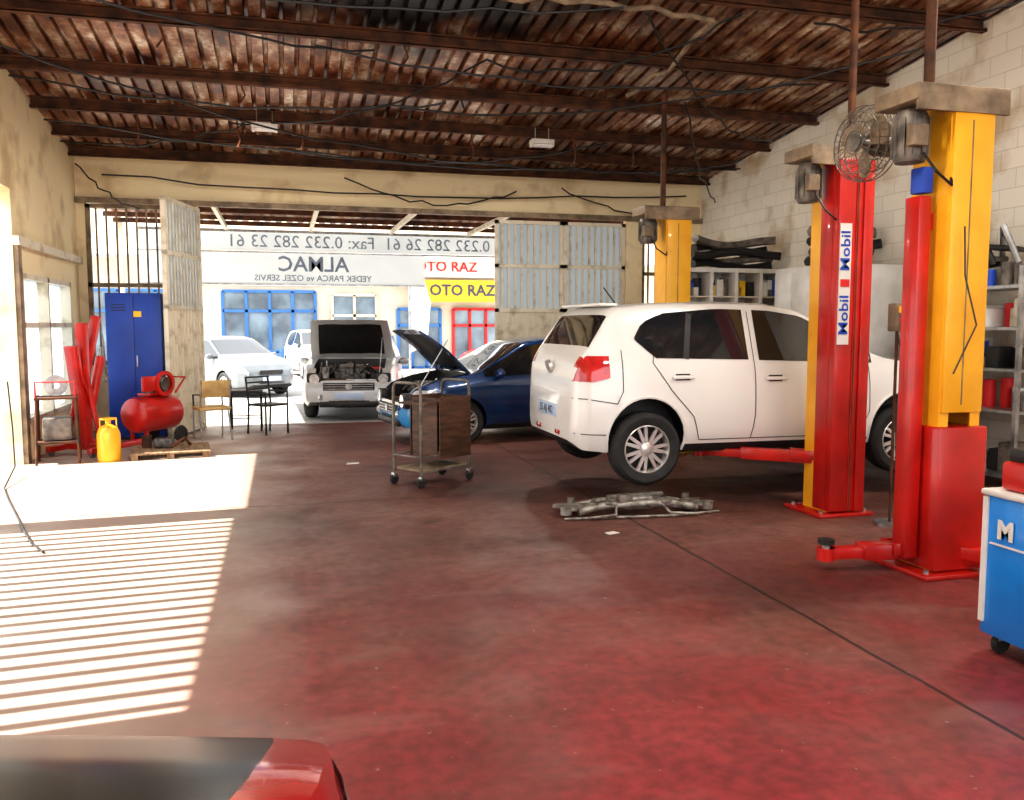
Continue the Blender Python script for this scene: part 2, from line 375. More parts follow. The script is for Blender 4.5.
# ---------------------------------------------------------------- cars
def interp(tab,x):
    if x<=tab[0][0]: return tab[0][1]
    for (a,p),(c,q) in zip(tab,tab[1:]):
        if x<=c: return p+(q-p)*(x-a)/(c-a)
    return tab[-1][1]
def sm(tab,x,r=.05):
    return sum(interp(tab,x+r*k)*wt for k,wt in((-1,.12),(-.5,.22),(0,.32),(.5,.22),(1,.12)))
LOW=[(0,.90),(.10,.955),(.28,.992),(.52,1.0),(.78,.99),(.93,.972),(1,.955)]
def make_wheel(b,c,R,side,wd=.19,spokes=14):
    X=T(*c)@RX(90 if side<0 else -90)
    h=wd/2
    b.lathe([(R*.64,-h),(R*.88,-h-.01),(R*.97,-h+.012),(R,-h+.04),(R,h-.04),(R*.97,h-.012),(R*.88,h+.008),(R*.70,h),(R*.66,h-.012)],'rubber',X,36)
    b.lathe([(R*.665,h-.010),(R*.64,h-.004),(R*.61,h-.02),(R*.60,-h+.02)],'rim',X,36)
    b.lathe([(.001,h-.09),(R*.61,h-.09)],'black',X,24)
    for i in range(spokes//2):
        for da in (-10,10):
            a=360/(spokes//2)*i+da
            b.prism([(.03,-.016),(R*.62,-.013),(R*.62,.013),(.03,.016)],.022,'rim',X@RZ(a)@T(0,0,h-.045))
    b.lathe([(.001,h-.005),(.035,h-.006),(.055,h-.02),(.06,h-.05)],'rim',X,20)
for k in range(7): bpy.data.materials.new('tmp%d'%k)
def boolcut(o,cb):
    co=cb.build(weld=True); co.data.materials.clear()
    for k in range(7): co.data.materials.append(bpy.data.materials['tmp%d'%k])
    for p_ in co.data.polygons: p_.material_index=1; p_.use_smooth=False
    npoly=len(o.data.polygons); res=None
    for sol in ('MANIFOLD','FAST'):
        try:
            md=o.modifiers.new('x','BOOLEAN'); md.operation='DIFFERENCE'; md.object=co; md.solver=sol
            bpy.context.view_layer.update()
            me2=bpy.data.meshes.new_from_object(o.evaluated_get(bpy.context.evaluated_depsgraph_get()))
            o.modifiers.clear()
            if len(me2.polygons)>npoly*.5 and len(me2.polygons)!=npoly: res=me2; break
        except Exception as e:
            print('bool fail',sol,e); o.modifiers.clear()
    if res: o.data=res
    else: print('NO BOOL')
    bpy.data.objects.remove(co)
def make_car(name,P,paint,loc,rz,scale=1,bumper=None,hood_open=0,droop_w=0,hoodmat=None,lowblack=True):
    b=B(name); top,belt,Wt,Bt=P['top'],P['belt'],P['W'],P['B']; L0,L1=top[0][0],top[-1][0]; tumb=P.get('tumb',.36)
    cache={}
    def sec(x):
        if x in cache: return cache[x]
        t=sm(top,x,.035); W=interp(Wt,x); be=min(interp(belt,x),t-.05); bo=interp(Bt,x); g=t-be
        pts=[(W*f,bo+(be-bo)*s) for s,f in LOW]
        ye=lambda q:.955*W-tumb*g*q
        for q in(.3,.6,.87): pts.append((ye(q),be+g*q))
        e=ye(.87); pts+=[(e*.955,be+g*.945),(e*.86,be+g*.978),(e*.55,be+g*.995),(0,be+g)]
        cache[x]=pts
        return pts
    def yat(x,z):
        p=sec(x)
        for (y0,z0),(y1,z1) in zip(p[:11],p[1:11]):
            if z0<=z<=z1: return y0+(y1-y0)*(z-z0)/max(1e-6,z1-z0)
        return p[0][0] if z<p[0][1] else p[10][0]
    st=set(); x=L0
    while x<L1: st.add(round(x,4)); x+=.055 if (x-L0>.3 and L1-x>.3) else .022
    st.add(L1)
    for k in ('ws','rw'):
        for v in P.get(k,()): st.add(v)
    st=sorted(st); st=[s for i,s in enumerate(st) if i==0 or s-st[i-1]>.004]
    vs=[];fs=[];mi=[]
    for x in st:
        p=sec(x); vs+=[(x,y,z) for y,z in p]+[(x,-y,z) for y,z in p[-2::-1]]
    NR=27; idx=lambda j:j if j<=13 else 26-j
    ws=P['ws']; rw=P.get('rw'); hood=P['hood']
    for i in range(len(st)-1):
        xm=(st[i]+st[i+1])/2
        for j in range(NR-1):
            a,c=idx(j),idx(j+1); lo=min(a,c)
            m_=0
            if lo<1 and (lowblack or -1.6<xm<1.4): m_=2
            if bumper and (xm>P['bf'] or xm<P['br']) and lo<5: m_=4
            if lo>=10 and ws[0]<xm<ws[1]: m_=3
            if rw and lo>=10 and rw[0]<xm<rw[1]: m_=3
            if 'tl' in P and P['tl'][0]<xm<P['tl'][1] and lo in (7,8,9,10): m_=5
            if hoodmat and lo>=11 and hood[0]<xm<hood[1]-.01: m_=6
            if hoodmat and lo>=8 and xm>hood[1]+.06: m_=6
            fs.append((i*NR+j,i*NR+j+1,(i+1)*NR+j+1,(i+1)*NR+j)); mi.append(m_)
        fs.append((i*NR+26,i*NR,(i+1)*NR,(i+1)*NR+26)); mi.append(1)
    fs.append(tuple(range(NR))); mi.append(4 if bumper else 0); q=(len(st)-1)*NR; fs.append(tuple(range(q,q+NR))[::-1]); mi.append(4 if bumper else 0)
    keys=[paint,'black','black','glass',bumper or paint,'taillight',hoodmat or paint]
    me=bpy.data.meshes.new('b'); me.from_pydata(vs,[],fs)
    for k in range(7): me.materials.append(bpy.data.materials['tmp%d'%k])
    me.polygons.foreach_set('material_index',mi)
    bm=bmesh.new(); bm.from_mesh(me); bmesh.ops.recalc_face_normals(bm,faces=bm.faces[:]); bm.to_mesh(me); bm.free()
    o=bpy.data.objects.new('b',me); sc.collection.objects.link(o)
    R=P['R']; ar=R*1.13; zc=R; ez=P.get('ez',.60)
    if hood_open:
        hx0,hx1=hood; cb=B('cut'); cb.bb(hx0+.06,hx1-.06,-.60,.60,.45,2.2,'black'); boolcut(o,cb)
        cb=B('cut'); cb.bb(hx1-.10,L1+.2,-.56,.56,ez,2.2,'black'); boolcut(o,cb)
    cb=B('cut')
    for ax in P['axles']:
        for s in(-1,1): cb.cyl((ax,s*.61,zc+.02),(ax,s*1.2,zc+.02),ar,'black',n=40)
    boolcut(o,cb)
    b.mesh(o.data,keys)
    bpy.data.objects.remove(o)
    def panel(x0,x1,lo,hi,k,off=.006,nz=7):
        xs=sorted({x0,x1}|{s for s in st if x0<s<x1})
        for sd in(-1,1):
            v=[];f=[]
            for x in xs:
                p=sec(x); z0=lo(x,p); z1=max(z0+.002,hi(x,p))
                for q in range(nz):
                    z=z0+(z1-z0)*q/(nz-1); v.append((x,sd*(yat(x,z)+off),z))
            for i in range(len(xs)-1):
                for q in range(nz-1): f.append((i*nz+q,i*nz+q+1,(i+1)*nz+q+1,(i+1)*nz+q))
            b.add(v,f,k,None,True)
    for (x0,x1,lt,ht) in P['win']:
        panel(x0,x1,lambda x,p:max(interp(lt,x),p[6][1]+.01),lambda x,p:min(interp(ht,x),p[9][1]-.004),'glass')
    def ribbon(pts,wd=.007,k='black',off=.004):
        for sd in(-1,1):
            for (xa,za),(xb,zb) in zip(pts,pts[1:]):
                v=[];f=[];n=0
                d=Vector((xb-xa,zb-za)); ln=d.length; nn=Vector((-d.y,d.x)).normalized()*wd/2; q=max(2,int(ln/.05))
                for i in range(q+1):
                    x=xa+(xb-xa)*i/q; z=za+(zb-za)*i/q
                    for s2 in(-1,1): v.append((x+nn.x*s2,sd*(yat(x+nn.x*s2,z+nn.y*s2)+off),z+nn.y*s2))
                    if i: f.append((n-2,n-1,n+1,n))
                    n+=2
                b.add(v,f,k)
    for r in P.get('seams',[]): ribbon(r)
    for r in P.get('pillars',[]): ribbon(r,.05,'black',.0065)
    for hx,hz in P.get('handles',[]):
        for s in(-1,1):
            y=yat(hx,hz); b.box((hx,s*(y+.018),hz),(.20,.022,.032),paint,bev=.009)
            b.box((hx,s*(y+.002),hz),(.13,.012,.055),'black',bev=.004)
    if P.get('fl'):
        a,c,z0,z1=P['fl']; panel(a,c,lambda x,p:min(z0,p[6][1]-.04),lambda x,p:min(z1,p[9][1]),'headlight',.008)
    if P.get('rl'):
        a,c,z0,z1=P['rl']; panel(a,c,lambda x,p:z0+max(0,(x-(a+c)/2))*.25,lambda x,p:min(z1,p[10][1]-.003),'taillight',.010)
    for ax in P['axles']:
        for s in(-1,1):
            pts=[]
            for i in range(19):
                an=math.radians(-18+216*i/18); x=ax+ar*math.cos(an); z=zc+.02+ar*math.sin(an); pts.append((x,s*(yat(x,z)-.004),z))
            b.tube(pts,.014,paint,6)
            make_wheel(b,(ax,s*(P['track']),R-droop_w),R,s)
        b.cyl((ax,-.7,R-droop_w),(ax,.7,R-droop_w),.035,'motor',n=10)
    b.bb(-1.0,.9,-.35,.35,.14,.24,'black')
    mx,mz=P['mir']
    for s in(-1,1):
        y=yat(mx,mz); b.ell((mx,s*(y+.11),mz+.03),(.12,.20,.14),paint); b.box((mx,s*(y+.03),mz),(.05,.10,.03),'black')
    f=L1; zt=P['gz']
    if not hood_open: b.box((f-.02,0,zt),(.05,.62,.09),'black',bev=.01)
    b.box((f+.003,0,zt-.16),(.02,.50,.11),'plate',bev=.004); b.box((f-.03,0,zt-.26),(.06,.7,.07),'black',bev=.01)
    rr=L0; b.box((rr-.006,0,P['pz']),(.02,.50,.11),'plate',bev=.004)
    if lowblack: b.box((rr+.03,0,.27),(.10,1.15,.10),'black',bev=.02)
    b.text('35 AJ 482',.10,'textdark',T(rr-.018,0,P['pz'])@RZ(-90)@RX(90),.001)
    if hood_open:
        hx0,hx1=hood; zh=sm(top,hx0,.02)+.02; A=math.radians(hood_open); v=[];nn=8
        for lay,dz in ((0,0),(1,-.025)):
            for i in range(nn+1):
                x=hx0+(hx1+.06-hx0)*i/nn
                for j in range(-5,6):
                    yw=.72*(1-.10*(i/nn)**2)*j/5; z=sm(top,min(x,hx1),.02)-zh-.03*(abs(j)/5)**3+dz+(.012 if lay and (abs(j) in(2,3)) else 0)
                    dx=x-hx0; v.append((hx0+dx*math.cos(A)-z*math.sin(A),yw,zh+dx*math.sin(A)+z*math.cos(A)))
        q=(nn+1)*11
        qd=[(i*11+j,i*11+j+1,(i+1)*11+j+1,(i+1)*11+j,i,j) for i in range(nn) for j in range(10)]
        b.add(v[:q],[a[:4] for a in qd],paint,None,True)
        b.add(v[q:],[a[:4] for a in qd if 0<a[4]<nn-1 and 0<a[5]<9],'black',None,True)
        b.add(v[q:],[a[:4] for a in qd if not(0<a[4]<nn-1 and 0<a[5]<9)],paint,None,True)
        rim=[i*11 for i in range(nn+1)]+[nn*11+j for j in range(11)]+[i*11+10 for i in range(nn,-1,-1)]
        b.add(v,[(rim[i],rim[i+1],q+rim[i+1],q+rim[i]) for i in range(len(rim)-1) if rim[i]!=rim[i+1]],paint)
        b.cyl((hx1-.1,.5,.75),(hx0+.55*math.cos(A),.55,zh+.55*math.sin(A)),.009,'steel',n=6)
        xm=(hx0+hx1)/2; o_=P.get('eo',0)
        b.box((xm,0,.62+o_),(.46,.55,.30),'engine',bev=.03); b.box((xm-.02,.02,.80+o_),(.34,.42,.07),'motor',bev=.02)
        b.box((xm+.05,.45,.62+o_),(.30,.20,.26),'black',bev=.015); b.box((xm+.05,.45,.765+o_),(.24,.16,.03),'textred',bev=.005)
        b.cyl((xm,-.46,.50+o_),(xm,-.46,.78+o_),.08,'whitem'); b.cyl((xm,-.46,.78+o_),(xm,-.46,.82+o_),.045,'black')
        b.box((xm-.25,-.3,.75+o_),(.18,.3,.14),'black',bev=.02); b.box((hx1-.04,0,ez-.06),(.06,1.1,.16),'steel',bev=.01)
        b.box((hx1-.02,-.25,ez+.02),(.03,.4,.03),'rust',bev=.004)
        for s in(-1,1):
            b.box((L1-.10,s*.58,ez+.03),(.14,.26,.20),'black',bev=.03); b.cyl((L1-.04,s*.58,ez+.03),(L1-.02,s*.58,ez+.03),.085,'headlight',n=20)
        b.box((L1-.01,0,ez-.10),(.05,.86,.13),'black',bev=.01)
        for i in range(3): b.box((L1+.018,0,ez-.14+.04*i),(.01,.82,.010),'steel')
        b.lathe([(.001,0),(.05,0),(.055,.01),(.001,.012)],'steel',T(L1+.02,0,ez-.10)@RY(90),18)
        b.box((L1-.01,0,.30),(.05,1.0,.10),'black',bev=.02)
        for s in(-1,1): b.cyl((L1-.02,s*.48,.42),(L1+.01,s*.45,.42),.05,'headlight',n=16)
        for i in range(14):
            p0=Vector((xm+random.uniform(-.25,.4),random.uniform(-.5,.5),.70+o_)); p1=Vector((xm+random.uniform(-.3,.4),random.uniform(-.5,.5),.68+o_))
            b.tube([p0,(p0+p1)/2+Vector((0,0,random.uniform(.08,.2))),p1],.018,random.choice(['black','steel','black','rust','motor','whitem']),8)
    return b,loc,rz,scale
HATCH=dict(
 top=[(-1.94,.60),(-1.93,.80),(-1.90,.93),(-1.83,1.04),(-1.62,1.375),(-1.55,1.42),(-1.2,1.455),(-.6,1.474),(-.15,1.462),(.16,1.41),(.86,1.02),(.95,.985),(1.45,.90),(1.75,.80),(1.92,.64),(1.985,.5)],
 belt=[(-1.94,.86),(-1.7,.955),(-1.2,.95),(.8,.885),(1.5,.80),(1.985,.6)],
 W=[(-1.94,.60),(-1.925,.66),(-1.89,.73),(-1.82,.79),(-1.6,.83),(0,.845),(1.4,.83),(1.7,.77),(1.88,.66),(1.985,.5)],
 B=[(-1.94,.30),(-1.86,.23),(-1.5,.19),(1.6,.2),(1.9,.24),(1.985,.32)],
 ws=(.18,.84),rw=(-1.80,-1.63),hood=(.95,1.80),bf=1.72,br=-1.72,
 win=[(-1.42,-.40,[(-1.42,1.14),(-1.25,.99),(-.40,.97)],[(-1.42,1.16),(-1.34,1.28),(-1.15,1.36),(-.40,1.42)]),
      (-.30,.82,[(-.30,.965),(.82,.93)],[(-.30,1.42),(.82,1.42)])],
 pillars=[[(-.98,.98),(-.90,1.36)]],
 seams=[[(-.35,1.38),(-.35,.5),(-.38,.30)],[(-.35,.30),(.68,.30)],[(.68,.30),(.78,.5),(.78,.90)],[(-1.20,1.34),(-1.28,.95),(-1.12,.72),(-.92,.50),(-.86,.30),(-.35,.30)],
        [(-1.6,.62),(-1.85,.66),(-1.93,.66)],[(-1.62,.36),(-1.92,.37)],[(-1.55,1.06),(-1.55,.72),(-1.6,.62)]],
 handles=[(-1.02,.83),(-.16,.81)],rl=(-1.925,-1.66,.80,1.01),fl=(1.52,1.92,.60,.76),tl=(-1.90,-1.86),
 axles=(-1.33,1.14),R=.305,track=.735,mir=(.62,.95),gz=.62,pz=.52)
b,l_,r_,s_=make_car('white_hatchback_car',HATCH,'white',(4.45,7.62,.275),-.5,1.05,droop_w=.07,lowblack=False)
b.box((-1.57,0,1.435),(.16,1.05,.025),'white',bev=.01)
b.cyl((-1.915,0,.90),(-1.945,0,.89),.06,'rim',n=24)
b.tube([(-1.3,.0,1.45),(-1.42,0,1.60)],.006,'black',6)
b.box((-1.93,-.28,.34),(.03,.14,.04),'taillight',bev=.008); b.box((-1.935,.28,.34),(.03,.14,.04),'taillight',bev=.008)
b.build(l_,r_,s_)
BL=dict(HATCH); BL['ez']=.58
th=9
fc=Vector((1.34,11.75)); hd=Vector((-math.cos(math.radians(th)),-math.sin(math.radians(th))))
c=fc-hd*1.985
b,l_,r_,s_=make_car('blue_hatchback_car',BL,'bluecar',(c.x,c.y,0),180+th,.97,bumper='bluebump',hood_open=54); b.build(l_,r_,s_)
VAN=dict(HATCH)
VAN['top']=[(-2.1,.70),(-2.08,1.0),(-2.03,1.25),(-1.9,1.50),(-1.75,1.54),(-.4,1.58),(.2,1.54),(.35,1.48),(.88,1.10),(.98,1.05),(1.6,.97),(1.83,.90),(1.94,.75),(1.985,.55)]
VAN['belt']=[(-2.1,.9),(-1.5,1.02),(1.0,.97),(1.6,.88),(1.985,.65)]
VAN['W']=[(-2.1,.7),(-2.0,.78),(-1.7,.82),(1.4,.83),(1.8,.80),(1.94,.76),(1.985,.72)]
VAN['B']=[(-2.1,.36),(-1.9,.26),(1.6,.24),(1.9,.28),(1.985,.34)]
VAN['ws']=(.37,.87); VAN['rw']=(-2.0,-1.9); VAN['tl']=(-2.05,-2.03); VAN['rl']=(-2.05,-1.9,.85,1.1); VAN['fl']=None; VAN['R']=.33; VAN['gz']=.60; VAN['hood']=(1.0,1.86); VAN['ez']=.70; VAN['eo']=.13; VAN['pillars']=[]; VAN['handles']=[]; VAN['seams']=[]
VAN['win']=[(-1.8,-.78,[(-1.8,1.10),(-.78,1.08)],[(-1.8,1.4),(-.78,1.43)]),(-.72,.06,[(-.73,1.06),(.06,1.05)],[(-.73,1.43),(.06,1.43)]),(.13,.85,[(.13,1.04),(.98,1.02)],[(.13,1.43),(.98,1.4)])]
b,l_,r_,s_=make_car('silver_car',VAN,'silver',(1.36,16.25,-.01),-99,.98,bumper='silver',hood_open=58)
b.build(l_,r_,s_)
b,l_,r_,s_=make_car('silver_parked_car',HATCH,'greycar',(-1.2,21.2,-.01),-58,.92); b.build(l_,r_,s_)
b,l_,r_,s_=make_car('silver_parked_car',HATCH,'silver',(1.15,27.2,-.01),-80,1.0); b.build(l_,r_,s_)
b,l_,r_,s_=make_car('dark_red_parked_car',HATCH,'redcar',(6.9,24.0,-.01),175,1.0); b.build(l_,r_,s_)
b,l_,r_,s_=make_car('red_car',HATCH,'redcar',(-1.08,.15,0),74,1.0,hoodmat='hoodblack'); b.build(l_,r_,s_)
for k in range(7): bpy.data.materials.remove(bpy.data.materials['tmp%d'%k])

# ---------------------------------------------------------------- lifts
def lift(name,loc,style,arms,cz,topdir=-1,h=2.95,polex=.2):
    b=B(name)
    b.box((0,0,.015),(.62,.52,.03),'red' if style!='back' else 'yellow',bev=.006)
    for x in(-.25,.25):
        for y in(-.2,.2): b.cyl((x,y,.03),(x,y,.055),.018,'steel',n=6)
    b.bb(-.17,.17,.12,.15,.03,h,'yellow'); b.bb(-.17,-.14,-.15,.12,.03,h,'yellow'); b.bb(.14,.17,-.15,.12,.03,h,'yellow')
    b.bb(-.17,-.09,-.165,-.15,.03,h,'yellow'); b.bb(.09,.17,-.165,-.15,.03,h,'yellow')
    if style=='red':
        b.box((-.045,-.19,(h+.03)/2),(.27,.09,h-.06),'red',bev=.008); b.box((.145,-.13,(h+.03)/2),(.11,.24,h-.06),'red',bev=.008)
        b.box((-.178,-.08,(h+.03)/2),(.012,.16,h-.06),'red',bev=.003)
        b.bb(.01,.03,-.243,-.235,.05,h-.05,'red'); b.bb(.02,.032,-.246,-.243,.05,h-.05,'rust')
    else:
        b.box((0,-.17,h/2+.5),(.32,.04,h-1.1),'yellow',bev=.006)
        b.bb(-.02,-.012,-.195,-.19,1.1,h-.1,'brownbox')
        if style=='front':
            b.box((0,-.02,.50),(.40,.38,.92),'red',bev=.012); b.box((-.27,-.02,1.25),(.10,.13,2.3),'red',bev=.01)
            b.bb(-.25,-.16,-.05,.05,.3,.4,'red'); b.bb(-.25,-.16,-.05,.05,2.2,2.3,'red')
            b.box((-.25,-.02,2.50),(.09,.11,.16),'textblue',bev=.01)
    b.cyl((0,0,.05),(0,0,h-.02),.025,'steel',n=12)
    b.box((0,-.02,cz+.15),(.24,.22,.5),'red',bev=.01)
    b.box((topdir*.10,0,h+.05),(.74,.40,.10),'brownbox',bev=.012)
    b.box((topdir*.10,-.19,h-.01),(.72,.03,.10),'brownbox')
    mx=topdir*.34
    b.lathe([(.001,0),(.09,0),(.105,.03),(.105,.28),(.08,.32),(.001,.32)],'motor',T(mx,0,h-.34),20)
    for i in range(12):
        a=i*30; b.box((0,.108,0),(.008,.02,.23),'motor',X=T(mx,0,h-.19)@RZ(a))
    b.box((mx-.06,-.13,h-.2),(.12,.07,.13),'brownbox',bev=.01)
    b.tube([(mx,-.12,h-.3),(mx+.03,-.2,h-.42),(mx+.16,-.2,h-.50),(topdir*.14,-.15,h-.42)],.009,'black',6)
    b.cyl((polex,.05,h+.1),(polex,.05,zr(loc[1])-.01),.035,'rust',n=12)
    for (dx,dy,L,dz) in arms:
        a=math.degrees(math.atan2(dy,dx)); X=T(0,0,cz+dz)@RZ(a)
        b.box((L*.32+.05,0,0),(L*.62,.13,.10),'red',bev=.008,X=X); b.box((L*.74,0,-.005),(L*.5,.095,.07),'red',bev=.006,X=X)
        b.cyl((L,0,-.05),(L,0,.03),.06,'red',n=20,X=X); b.cyl((L,0,.03),(L,0,.055),.03,'steel',n=12,X=X); b.cyl((L,0,.055),(L,0,.085),.055,'rubber',n=20,X=X)
        b.cyl((.14,0,-.07),(.14,0,.09),.05,'steel',n=14,X=X)
        for s in (-1,1): b.box((.25,s*.075,.02),(.22,.02,.08),'red',bev=.004,X=X)
    return b
p2=(4.52,6.28,0)
b=lift('car_lift_post',p2,'red',[(-1.1,.80,1.25,0),(.85,.62,.9,0)],.46,polex=.17)
b.box((-.105,-.243,1.93),(.125,.012,.98),'whitem')
X=T(-.105,-.251,2.20)@RX(90)@RZ(90); b.text('Mobil',.145,'textblue',X,.001,.002)
X=T(-.105,-.251,1.68)@RX(90)@RZ(90); b.text('Mobil',.145,'textblue',X,.001,.002); b.box((-.105,-.250,1.94),(.10,.006,.06),'textred')
b.build(p2,0,(.84,1,1))
p3=(4.76,9.9,0)
b=lift('car_lift_post',p3,'back',[(-1.1,-.95,1.5,0),(.4,-.9,1.0,0)],.46,polex=-.12); b.build(p3)
p1=(4.13,4.60,0)
b=lift('car_lift_post',p1,'front',[(-.80,.10,.82,-.37),(.5,-.9,.6,-.37)],.50,polex=-.16)
b.tube([(-.1,-.24,2.2),(-.1,-.26,1.9),(.0,-.27,1.6),(-.16,-.26,1.3)],.006,'black',6)
b.build(p1,0,(.92,1,1))
b=B('lift_control_box'); b.box((0,0,1.66),(.11,.1,.22),'brownbox',bev=.012); b.box((0,-.055,1.72),(.07,.012,.05),'yellow'); b.cyl((0,-.05,1.64),(0,-.075,1.64),.02,'textred',n=14)
b.cyl((0,0,.03),(0,0,1.55),.012,'rust',n=10); b.cyl((0,0,0),(0,0,.03),.12,'steel',n=20); b.tube([(0,0,1.55),(.03,-.05,1.3),(-.02,-.05,.9),(.05,0,.4)],.009,'black',6); b.build((4.68,5.70,0))

def fan(name,loc,face,R=.25):
    b=B(name)
    X=RZ(face)@RY(90)
    for r,h in ((R,0),(R*.97,.05),(R*.8,.085),(R*.55,.10),(R*.3,.105),(R*.97,-.05),(R*.7,-.08),(R*.4,-.09)):
        b.tube([(r*math.cos(a*pi/16),r*math.sin(a*pi/16),h) for a in range(32)],.004,'motor',5,True,X=X)
    for i in range(28):
        a=2*pi*i/28; c,s=math.cos(a),math.sin(a)
        b.tube([(R*.22*c,R*.22*s,.105),(R*.55*c,R*.55*s,.10),(R*.8*c,R*.8*s,.085),(R*c,R*s,0),(R*.7*c,R*.7*s,-.08),(R*.3*c,R*.3*s,-.09)],.0025,'motor',4,X=X)
    b.cyl((0,0,.08),(0,0,.115),.06,'motor',X=X); b.cyl((0,0,-.22),(0,0,-.05),.075,'motor',n=20,X=X); b.cyl((0,0,-.05),(0,0,.05),.03,'motor',X=X)
    for i in range(3):
        b.prism([(.03,-.03),(.10,-.085),(R*.85,-.07),(R*.9,.02),(R*.7,.09),(.08,.05)],.006,'brownbox',X@RZ(120*i)@RX(18))
    return b
p=Vector((3.84,5.05,2.82)); b=fan('wall_fan',p,188,.25); q=Vector((3.98,4.72,3.0))-p; b.tube([(.14,.03,0),(.14,.03,.1),(q.x,q.y,q.z-.05),(q.x,q.y,q.z)],.018,'motor',8); b.build(p)

b=B('tool_trolley')
for x in(-.34,.34):
    pts=[(x,-.2,.12),(x,-.2,.95)]+[(x,-.2+.06*(1-math.cos(a*pi/8)),.95+.08*math.sin(a*pi/8)) for a in range(1,5)]+[(x,.2-.06*(1-math.cos(a*pi/8)),.95+.08*math.sin(a*pi/8)) for a in range(4,-1,-1)]+[(x,.2,.12)]
    b.tube(pts,.015,'motor',8)
    for y in(-.2,.2):
        b.lathe([(.001,-.017),(.045,-.017),(.052,-.008),(.052,.008),(.045,.017),(.001,.017)],'rubber',T(x,y,.052)@RX(90),20)
        b.box((x,y,.09),(.05,.05,.05),'steel',bev=.006)
    b.tube([(x,-.2,.30),(x,.2,.30)],.01,'motor',8)
for z in(.15,.30):
    for y in(-.2,.2): b.tube([(-.34,y,z),(.34,y,z)],.010,'motor',8)
b.box((0,0,.165),(.66,.38,.02),'brownbox'); b.box((0.02,0,.82),(.60,.38,.02),'wood')
b.box((.12,-.215,.57),(.44,.012,.62),'wood'); b.box((.12,.215,.57),(.44,.012,.62),'wood'); b.box((.345,0,.57),(.012,.36,.6),'wood'); b.box((-.1,0,.57),(.012,.36,.6),'wood')
b.build((1.46,8.55,0),34)

b=B('engine_subframe')
def tb(p,r=.03): b.tube(p,r,'alum',10)
tb([(-.55,-.12,.05),(-.35,-.1,.09),(0,-.14,.11),(.35,-.1,.09),(.55,-.12,.05)],.035)
tb([(-.50,.16,.05),(-.3,.13,.09),(0,.15,.1),(.3,.13,.09),(.5,.17,.05)],.03)
for s in(-1,1):
    tb([(s*.33,-.12,.09),(s*.40,.02,.07),(s*.32,.15,.09)],.03)
    b.prism([(0,-.05),(.30,-.12),(.36,-.06),(.2,.03),(.3,.12),(.1,.1)],.03,'alum',T(s*.38,0,.06)@(Matrix() if s>0 else RZ(180)))
    b.cyl((s*.66,-.1,.03),(s*.66,-.1,.10),.05,'alum'); b.cyl((s*.55,.14,.01),(s*.55,.14,.13),.035,'motor')
    tb([(s*.2,-.1,.12),(s*.25,-.25,.04),(s*.5,-.28,.03)],.014)
    b.box((s*.2,-.02,.12),(.10,.3,.03),'alum',rot=RZ(s*25),bev=.008)
b.box((.03,0,.1),(.28,.16,.12),'alum',bev=.02); b.cyl((-.25,.02,.14),(.28,.04,.15),.028,'motor'); b.box((-.12,-.1,.15),(.12,.1,.08),'motor',bev=.01)
tb([(-.7,-.2,.015),(-.3,-.24,.02),(.3,-.26,.018),(.75,-.15,.015)],.012)
b.build((2.88,6.66,0),-4,.95)
b=B('paper_scrap'); b.prism([(-.05,-.03),(.05,-.035),(.045,.03),(-.04,.035)],.004,'paper'); b.build((2.42,6.02,.001),20)
b=B('paper_scrap'); b.prism([(-.08,-.05),(.07,-.05),(.09,.03),(-.04,.05)],.004,'paper'); b.build((.75,9.9,.001),10)

b=B('tool_cabinet'); W_,D_,Hc=.62,.95,.78
b.box((0,0,.09+(Hc-.09)/2),(W_,D_,Hc-.09),'bluetool',bev=.012)
b.box((0,0,Hc+.012),(W_+.03,D_+.03,.03),'whitem',bev=.01); b.box((-W_/2-.004,D_/2-.015,.46),(.012,.03,.62),'whitem')
for x in(-.25,.25):
    for y in(-.4,.4):
        b.lathe([(.001,-.018),(.042,-.018),(.05,-.008),(.05,.008),(.042,.018),(.001,.018)],'rubber',T(x,y,.05)@RX(90),20); b.box((x,y,.085),(.06,.05,.03),'steel')
for i,z in enumerate((.2,.33,.46,.57,.68)):
    b.box((0,-D_/2-.004,z),(W_-.06,.012,.10),'bluetool',bev=.004); b.tube([(-.2,-D_/2-.03,z+.03),(.2,-D_/2-.03,z+.03)],.008,'steel',8)
X=T(-W_/2-.006,.34,.62)@RZ(-90)@RX(90); b.text('M',.12,'whitem',X,.002,.006); b.prism([(-.09,-.075),(.14,-.075),(.15,-.065),(-.08,-.065)],.003,'whitem',X)
X=T(-W_/2-.006,.05,.62)@RZ(-90)@RX(90); b.text('MTS',.12,'whitem',X,.002,.006)
b.build((3.61,2.88,0),0)
b=B('red_toolbox'); b.box((0,0,.07),(.36,.5,.14),'red',bev=.02); b.box((0,0,.17),(.32,.46,.07),'black',bev=.015); b.tube([(0,-.12,.2),(0,-.12,.25),(0,.12,.25),(0,.12,.2)],.012,'black',8)
b.build((3.51,3.05,.81))

